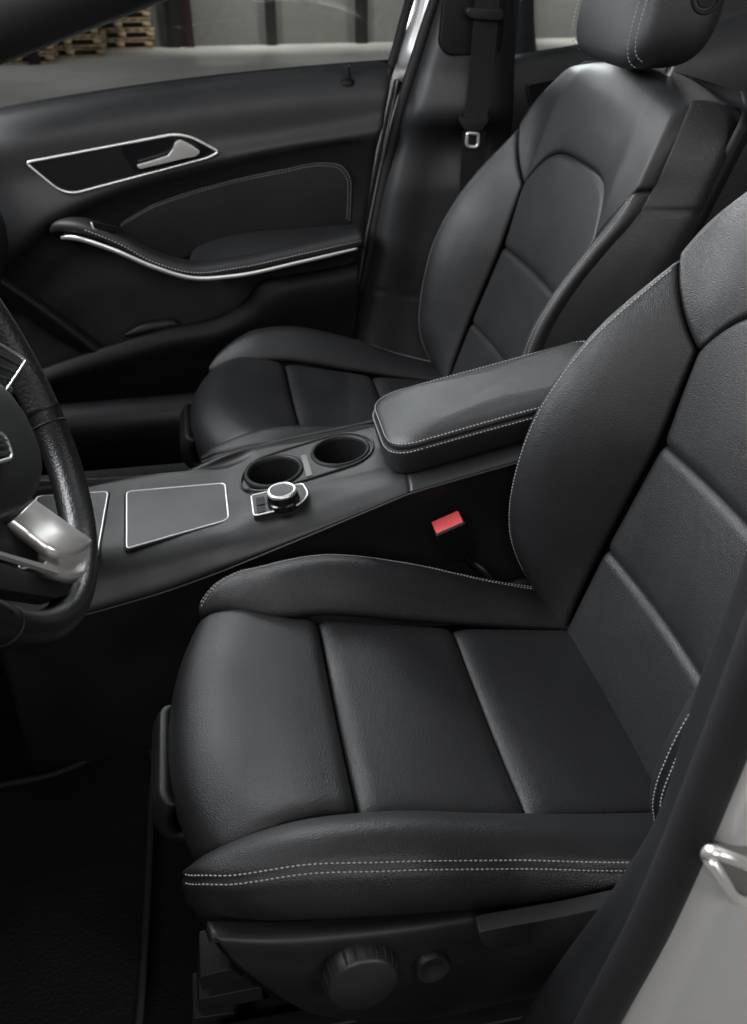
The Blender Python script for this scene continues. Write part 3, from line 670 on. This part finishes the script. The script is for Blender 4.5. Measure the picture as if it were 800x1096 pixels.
MB().tube(D(((98, 238), (100, 244.5), (104, 246)), 1.0065), .0014, 8).build('switch_edge', M['chrome'], sw_)
stp = spl(D(((66, 254.5), (78, 254.5), (120, 267), (165, 286), (205, 297.5), (250, 295.5), (320, 281), (383, 266)), (1.028, 1.012, 1.000, .995, .994, .994, .998, 1.006)), np.linspace(0, 1, 80))
MB().tube(stp, np.interp(np.linspace(0, 1, 80), [0, .05, .4, .9, 1], [.0030, .0048, .0042, .0034, .0022]), 12, up=(0, 0, 1), sec=[(.6*cos(a), 1.0*sin(a)) for a in np.linspace(0, 2*pi, 12, endpoint=False)]).build('trim_strip', M['satin'], door)
for k, y_ in ((249.5, 0),):
    sp = spl([p+A((0, -.0228, .001)) for p in path[2:]], np.linspace(0, 1, 90)); MB().stitch(sp, .006, .0012).build('stitching', M['thread'], da_)
# handle
fr = rpoly(D(((27.5, 174), (186, 143.5), (205, 146.5), (235, 162.5), (224, 168.5), (70, 209.5)), 1.078), [.010, .03, .03, .008, .03, .03], 8)
hp = MB().add(*prism(fr, (0, .02, 0))).build('handle_plate', M['dark'], door, sharp=40)
MB().tube(fr, .0027, 10, closed=True).build('bright_frame', M['satin'], hp)
rc = rpoly(D(((127, 157), (180, 147), (212, 151), (230, 162), (205, 171), (148, 186), (140, 178)), 1.0775), .02, 6)
MB().add(*prism(rc, (0, .004, 0))).build('handle_recess', M['gloss'], hp, sharp=40)
lev = [(146, 177.5), (165, 172), (180, 167), (185, 160), (188, 152.5), (193, 150), (204, 155), (215, 163), (210, 167.5), (196, 170), (180, 174), (150, 181)]
MB().add(*prism(rpoly(D(lev, 1.058), .004, 4), (0, .011, 0))).build('door_handle', M['satin'], door, bevel=.0015, sharp=60)
# lock pin
lp = at(372, 82, Y=1.118)
MB().loft(lathe(lp-A((0, 0, .012)), (0, 0, 1), [(0, .014), (.006, .013), (.009, .009), (.009, .006), (.026, .0055), (.030, .0045), (.031, .0005)], 24, (1, 0, 0))).build('lock_pin', M['dark'], door, sharp=40)
# window pane and its black edge
gm = bpy.data.materials.new('window_glass'); gm.use_nodes = True; nt = gm.node_tree; nt.nodes.remove(nt.nodes['Principled BSDF'])
tr = nt.nodes.new('ShaderNodeBsdfTransparent'); tr.inputs[0].default_value = (.90, .92, .91, 1); gl = nt.nodes.new('ShaderNodeBsdfGlossy'); gl.inputs['Roughness'].default_value = .02
fz = nt.nodes.new('ShaderNodeFresnel'); fz.inputs[0].default_value = 1.25; mx = nt.nodes.new('ShaderNodeMixShader')
nt.links.new(fz.outputs[0], mx.inputs[0]); nt.links.new(tr.outputs[0], mx.inputs[1]); nt.links.new(gl.outputs[0], mx.inputs[2]); nt.links.new(mx.outputs[0], nt.nodes['Material Output'].inputs[0])
M['glass'] = gm
wp_ = D(((-120, 143), (0, 118), (200, 87), (350, 72), (417, 66), (452, -60), (300, -160), (100, -120), (-120, 60)), 1.176)
MB().add(*prism(wp_, (0, .004, 0))).build('window_pane', M['glass'], door)
MB().tube(spl(D(((412, 90), (420, 66), (438, 2), (460, -70)), 1.165), np.linspace(0, 1, 20)), .0085, 10).build('window_frame', M['rubber'], door)
MB().tube(spl(D(((-100, 137), (0, 117), (200, 86), (350, 71), (416, 66)), 1.172), np.linspace(0, 1, 40)), .004, 8).build('window_seal', M['rubber'], door)

# windscreen pillar
pw = single(MB().tube([at(-90, 40, Y=1.04), at(20, -2, Y=1.06), at(150, -52, Y=1.08), at(300, -110, Y=1.1), at(520, -215, Y=1.1), at(800, -380, Y=1.08)], .078, 24, sec=[(.9*cos(a), 1.0*sin(a)) for a in np.linspace(0, 2*pi, 24, endpoint=False)]).build('windscreen_pillar', M['door']), 'dark windscreen pillar crossing the top left corner above the far door', 'pillar')

# ------------------------------------------------------------------ far door pillar
bp_ = thing('door_pillar', 'dark trimmed pillar with a painted silver edge behind the far door', 'pillar', (.1, 1.12, .1))
G, n = pillow(rows_grid([[at(445, -30, Y=1.185), at(462, -30, Y=1.15), at(477, -30, Y=1.135)], [at(438, 5, Y=1.185), at(452, 5, Y=1.15), at(465, 5, Y=1.135)], [at(420, 68, Y=1.185), at(431, 72, Y=1.15), at(442, 76, Y=1.135)], [at(417, 82, Y=1.21), at(424, 85, Y=1.20), at(431, 88, Y=1.19)]], 20, 60))
MB().slab(G, n, .015).build('painted_edge', M['paint'], bp_)
MB().tube(spl(D(((488, -60), (466, 0), (443, 70), (424, 132), (409, 205), (397, 265), (386, 315), (374, 358), (352, 410)), 1.125), np.linspace(0, 1, 70)), .0115, 12).build('rubber_seal', M['rubber'], bp_)
MB().tube(spl(D(((426, 84), (413, 150), (402, 205), (391, 260), (382, 312), (371, 355), (350, 405)), 1.120), np.linspace(0, 1, 60)), .0022, 8).build('seal_lip', M['bar'], bp_)
mb_ = [[at(a, b, Y=1.215) for a, b in r] for r in (((425, 75), (470, 75)), ((408, 150), (470, 150)), ((385, 260), (470, 260)), ((340, 400), (470, 400)), ((320, 470), (470, 470)))]
G, n = pillow(rows_grid(mb_, 8, 20)); MB().slab(G, n, .02).build('pillar_core', M['dark'], bp_)
tr_ = [[(486, -60, 1.13), (500, -60, 1.09), (530, -60, 1.07), (556, -60, 1.075), (560, -60, 1.15)],
       [(466, 0, 1.13), (482, 0, 1.09), (510, 0, 1.07), (550, 0, 1.075), (555, 0, 1.15)],
       [(444, 72, 1.13), (458, 74, 1.09), (490, 76, 1.07), (544, 75, 1.075), (550, 76, 1.15)],
       [(427, 128, 1.13), (441, 130, 1.085), (480, 131, 1.065), (541, 128, 1.07), (549, 128, 1.15)],
       [(424, 140, 1.13), (437, 143, 1.098), (480, 143, 1.088), (541, 140, 1.088), (549, 140, 1.15)],
       [(408, 208, 1.12), (422, 208, 1.094), (460, 206, 1.088), (541, 206, 1.088), (549, 206, 1.15)],
       [(397, 265, 1.12), (410, 265, 1.092), (450, 264, 1.086), (540, 262, 1.086), (549, 262, 1.15)],
       [(372, 358, 1.11), (390, 362, 1.08), (430, 368, 1.07), (540, 372, 1.07), (549, 372, 1.15)],
       [(350, 410, 1.10), (370, 420, 1.06), (420, 430, 1.05), (540, 440, 1.05), (549, 440, 1.15)]]
G, n = pillow(rows_grid([[at(a, b, Y=c) for a, b, c in r] for r in tr_], 60, 120, .2, 0), grooves=(('v', .735, .002, .0025),))
MB().slab(G, n, .02).build('pillar_trim', M['door'], bp_)
rp = rpoly(D(((480, -60), (545, -60), (539, 40), (534, 60), (478, 59), (471, 48), (474, 20)), 1.066), .012, 6)
MB().add(*prism(rp, (0, .02, 0))).build('belt_slot_panel', M['dark'], bp_, bevel=.003, sharp=40)
# seat belt
sb = thing('seat_belt', 'black seat belt with a silver tongue hanging on the dark pillar', 'seat belt', tuple(at(508, 160, Y=1.05)))
web = spl(D(((524, -60), (521, 10), (517, 60), (512, 105), (508.5, 128)), (1.045, 1.047, 1.05, 1.05, 1.048)), np.linspace(0, 1, 30))
MB().tube(web, .0225, 4, up=(0, 1, 0), sec=[(1, -.035), (1, .035), (-1, .035), (-1, -.035)]).build('webbing', M['webbing'], sb, sharp=40)
gd = rpoly(D(((501, 8), (540, 10), (541, 19), (536, 23), (506, 21), (500, 16)), 1.040), .006, 5)
MB().add(*prism(gd, (0, .022, 0))).build('belt_guide', M['soft'], sb, bevel=.003, sharp=40)
MB().add(*prism(rpoly(D(((491, 123), (497, 127), (517, 128), (523, 124), (523, 130), (516, 140), (499, 140), (493, 132)), 1.040), .003, 4), (0, .014, 0))).build('tongue_grip', M['soft'], sb, bevel=.002, sharp=40)
ring_ = rpoly(D(((500.5, 142), (512.5, 143), (512, 155), (509, 157.5), (502, 157), (499.5, 154)), 1.044), .004, 5)
MB().tube(ring_, .0034, 8, closed=True, up=(0, 1, 0)).build('tongue', M['chrome'], sb)
MB().tube(spl(D(((508, 140), (505, 190), (500, 300), (497, 400)), (1.06, 1.065, 1.068, 1.05)), np.linspace(0, 1, 12)), .0225, 4, up=(0, 1, 0), sec=[(1, -.03), (1, .03), (-1, .03), (-1, -.03)]).build('webbing', M['webbing'], sb, sharp=40)

# ------------------------------------------------------------------ rear door and rear seat
rd = thing('vehicle_door', 'dark inner panel of the rear door seen past the headrest', 'car door', (.5, 1.13, .3))
rw = [D(((540, 60), (615, 48), (700, 30), (780, 13), (900, -16)), 1.19), D(((540, 65), (615, 53), (700, 36), (780, 19), (900, -8)), 1.15), D(((540, 90), (615, 78), (700, 62), (780, 46), (900, 22)), 1.125), D(((540, 160), (700, 140), (900, 110)), 1.115), D(((540, 300), (700, 290), (900, 270)), 1.115), D(((540, 500), (700, 500), (900, 490)), 1.11)]
G, n = pillow(rows_grid(rw, 60, 60)); MB().slab(G, n, .03).build('door_panel', M['door'], rd)
hf = rpoly(D(((564, 91), (600, 84), (660, 72), (660, 95), (600, 108), (568, 112)), 1.110), .008, 5)
hq = MB().add(*prism(hf, (0, .02, 0))).build('handle_plate', M['dark'], rd, sharp=40); MB().tube(hf, .0026, 8, closed=True).build('bright_frame', M['lid'], hq)
wq = D(((545, 60), (615, 48), (780, 13), (900, -14), (900, -160), (575, -160)), 1.195); MB().add(*prism(wq, (0, .004, 0))).build('window_pane', M['glass'], rd)
MB().tube(spl(D(((541, 80), (546, 40), (551, 0), (562, -70)), 1.16), np.linspace(0, 1, 12)), .010, 10).build('window_frame', M['rubber'], rd)
rs = thing('rear_seat', 'dark rear seat in deep shade behind the far front seat', 'rear seat', (.9, .5, .1))
G, n = pillow(rows_grid([[(x, y, z) for x, z in ((.62, .20), (.60, .34), (.70, .40), (.95, .36))] for y in (-.35, .0, .4, .8, 1.05)], 40, 40), (.02,)*4, .05, .01, toward=(-1, .3, 2)); MB().slab(G, n, .06).build('seat_cushion', M['leather_far_lit'], rs)
G, n = pillow(rows_grid([[(x, y, z) for x, z in ((.93, .34), (.98, .55), (1.06, .80), (1.12, .88), (1.2, .88))] for y in (-.35, .0, .4, .8, 1.05)], 40, 40), (.02,)*4, .05, .01, toward=(-1, .3, 2)); MB().slab(G, n, .06).build('backrest', M['leather_far_lit'], rs)

# ------------------------------------------------------------------ near door pillar
npil = thing('door_pillar', 'silver painted body pillar with black rubber seal at the lower right corner, closest to the camera', 'pillar', (-.12, -.36, .4))
I_ = ((830, 500), (814, 555), (800, 592), (780, 648), (752, 722), (735, 775), (700, 882), (660, 948), (602, 1028), (556, 1096), (520, 1150))
Mi = ((850, 560), (830, 620), (814, 660), (796, 705), (770, 775), (748, 832), (716, 915), (682, 990), (640, 1060), (617, 1096), (585, 1150))
O_ = ((880, 580), (852, 640), (830, 692), (812, 738), (790, 795), (768, 850), (738, 920), (708, 988), (674, 1058), (656, 1096), (628, 1150))
G, n = pillow(rows_grid([D(I_, -.285), [a+A((0, 0, 0)) for a in D(I_, -.300)], D([(a*.5+c*.5, b*.5+d*.5) for (a, b), (c, d) in zip(I_, Mi)], -.325), D(Mi, -.350), D([(a*.4+c*.6, b*.4+d*.6) for (a, b), (c, d) in zip(Mi, O_)], -.366)], 90, 40, 0, .3)); MB().slab(G, n, .012).build('pillar_trim', M['soft'], npil)
mid = [(a*.45+c*.55, b*.45+d*.55) for (a, b), (c, d) in zip(Mi, O_)]
MB().tube(spl(D(mid, -.372), np.linspace(0, 1, 90)), .0145, 16).build('rubber_seal', M['rubber'], npil)
R1 = [(a+6, b+2) for a, b in O_]
R2 = [(a+70, b+20) for a, b in O_]; R3 = [(a+170, b+40) for a, b in O_]; R4 = [(a+260, b+60) for a, b in O_]
G, n = pillow(rows_grid([D([(a*.3+c*.7, b*.3+d*.7) for (a, b), (c, d) in zip(Mi, O_)], -.376), D(O_, -.374), D(R1, -.379), D(R2, -.397), D(R3, -.402), D(R4, -.43)], 90, 60, 0, .2), grooves=(('v', .24, .0022, .006),)); MB().slab(G, n, .01).build('painted_panel', M['paint'], npil)
stk = MB().tube(spl(D(((800, 964), (788, 962), (783, 958), (770, 936), (757, 916)), (-.392, -.420, -.426, -.426, -.420)), np.linspace(0, 1, 24)), .0036, 12).tube(spl(D(((757, 916), (762, 911), (776, 916), (800, 926)), (-.420, -.424, -.426, -.410)), np.linspace(0, 1, 18)), .0036, 12)
stk.build('latch_striker', M['satin'], npil)
MB().add(*prism(rpoly(D(((764, 920), (815, 915), (815, 962), (788, 958)), -.398), .004, 5), (0, .012, 0))).build('striker_plate', M['bar'], npil, bevel=.002, sharp=40)

# ------------------------------------------------------------------ floor of the car
def vv(rows, nu=40, nv=30): return rows_grid(rows, nu, nv, 0, 0)
G, n = pillow(vv([[(-1.35, y, .55), (-1.15, y, .30), (-.95, y, .10), (-.80, y, .062), (-.3, y, .060), (.5, y, .060), (1.3, y, .060)] for y in (-.42, 0, .5, 1.0, 1.2)], 80, 20), toward=(0, 0, 4))
single(MB().slab(G, n, .03).build('cabin_floor', M['carpet']), None, None, kind='structure')
fm = single(None or MB().add(*prism(rpoly([at(*p, Z=.074) for p in ((-90, 862), (0, 841), (60, 828), (120, 801), (157, 781), (163, 860), (159, 950), (149, 1096), (140, 1180), (-90, 1180))], .02, 6), (0, 0, -.010))).build('floor_mat', M['carpet'], sharp=40), 'black carpet floor mat with stitched edge in front of the near seat', 'floor mat')
ed = spl([at(*p, Z=.075) for p in ((-90, 862), (0, 841), (60, 828), (120, 801), (150, 786), (160, 800), (162, 860), (159, 950), (149, 1096), (140, 1180))], np.linspace(0, 1, 120))
BASE[fm.name] = A((0, 0, 0))
MB().tube(ed, .0045, 8).build('edge_binding', M['binding'], fm)
MB().loft(lathe(at(82, 890, Z=.074), (0, 0, 1), [(0, .010), (.0008, .0098), (.001, .007), (.001, .0003)], 30, (1, 0, 0))).build('mat_clip', M['carpet'], fm, sharp=40)
fm2 = single(MB().add(*prism(rpoly([at(*p, Z=.072) for p in ((70, 492), (120, 485), (165, 470), (195, 458), (230, 520), (70, 560))], .02, 6), (0, 0, -.008))).build('floor_mat', M['carpet'], sharp=40), 'dark carpet floor mat in the footwell beyond the console', 'floor mat')
BASE[fm2.name] = A((0, 0, 0))
MB().tube(spl([at(*p, Z=.073) for p in ((70, 492), (120, 485), (165, 470), (195, 458))], np.linspace(0, 1, 30)), .0035, 8).build('edge_binding', M['binding'], fm2)
rw = [D(((-60, 425), (75, 415), (200, 405), (420, 380)), 1.20), D(((-60, 440), (75, 430), (200, 420), (420, 396)), 1.085), D(((-60, 446), (75, 435), (200, 424), (420, 400)), 1.03), D(((-60, 452), (75, 442), (200, 431), (420, 408)), 1.015), D(((-60, 520), (75, 506), (200, 495), (420, 470)), 1.015)]
G, n = pillow(vv(rw, 50, 24)); single(MB().slab(G, n, .02).build('door_sill', M['soft']), 'low dark door sill strip below the far door', 'door sill')

# ------------------------------------------------------------------ the hall behind
M['wall'] = mat('hall_wall', (.105, .103, .10), .7, spec=.3, var=.07)
YW = 11.9
mb = MB(); mb.add(*box((-16, YW, HALL), (18, YW+.2, 7)))
single(mb.build('hall_wall', M['wall'], sharp=40), 'grey hall wall seen through the window of the far door', 'wall')
M['post'] = mat('dark_steel', (.035, .033, .034), .6, var=.1); M['postred'] = mat('red_steel', (.07, .03, .03), .6)
for i, (px, lab) in enumerate(((187, 'dark wall post beside the pallet stack'), (204, 'reddish dark wall post between two grey panels'), (293, 'dark wall post in the middle of the window view'), (390, 'dark wall post next to the far door frame'))):
    p = at(px, 48, Y=YW-.25); w_ = (.07, .05, .06, .07)[i]; mb = MB()
    mb.add(*box((p[0]-w_, YW-.12, HALL), (p[0]+w_, YW-.10, 6.5))); mb.add(*box((p[0]-w_, YW-.02, HALL), (p[0]+w_, YW-.001, 6.5))); mb.add(*box((p[0]-.012, YW-.10, HALL), (p[0]+.012, YW-.02, 6.5)))
    single(mb.build('wall_post', M['postred' if i == 1 else 'post']), lab, 'post', 'wall posts')
M['wood'] = mat('pallet_wood', (.30, .225, .145), .8, spec=.2, var=.3)
def pallet():
    mb = MB()
    for i in range(7): mb.add(*box((-.6+i*.181, -.4, .122), (-.6+i*.181+.112, .4, .144)))
    for y in (-.4, -.05, .3):
        mb.add(*box((-.6, y, .100), (.6, y+.1, .1215))); mb.add(*box((-.6, y, 0), (.6, y+.1, .021)))
        for x in (-.6, -.0725, .455): mb.add(*box((x, y, .0215), (x+.145, y+.1, .0995)))
    return mb.build('pallet', M['wood'])
pm = pallet(); first = True
for px, base_y, n_, lab in ((22, 70, 8, 'wooden pallet in the leftmost stack in the hall, under the dark pillar'), (73, 63, 14, 'wooden pallet in the tall stack between the dark rack posts'), (132, 54, 6, 'wooden pallet in the low stack beside the dark rack post')):
    p = at(px, base_y, Z=HALL)
    for k in range(n_):
        o = pm if first else pm.copy()
        if not first: COL.objects.link(o)
        first = False
        o.location = (p[0]+random.uniform(-.03, .03), p[1]+.4, HALL+.002+k*.104); o.rotation_euler = (0, 0, random.uniform(-.04, .04)); o.scale = (.62, .8, .71)
        single(o, lab, 'pallet', 'wooden pallets')
for px, py, lab in ((38, 69, 'dark rack post left of the tall pallet stack'), (106, 60, 'dark rack post right of the tall pallet stack')):
    p = at(px, py, Z=HALL); mb = MB(); mb.add(*box((p[0]-.06, p[1]-.05, HALL), (p[0]+.06, p[1]-.04, 3.5))); mb.add(*box((p[0]-.06, p[1]-.04, HALL), (p[0]-.05, p[1]+.05, 3.5)))
    single(mb.build('rack_post', M['post']), lab, 'post', 'rack posts')
for i, px in enumerate((245, 338, 440, 590, 640)):
    p = at(px, 48, Y=YW); l = bpy.data.lights.new('wall_lamp', 'SPOT'); l.energy = 600; l.spot_size = radians(60); l.spot_blend = 1; l.shadow_soft_size = .1; l.color = (1, .96, .90)
    o = bpy.data.objects.new('wall_lamp', l); COL.objects.link(o); o.location = (p[0], YW-.9, 2.6); o.rotation_euler = (A((p[0], YW, .6))-A(o.location)).tolist() and Vector((0, .9, -2.0)).to_track_quat('-Z', 'Y').to_euler()
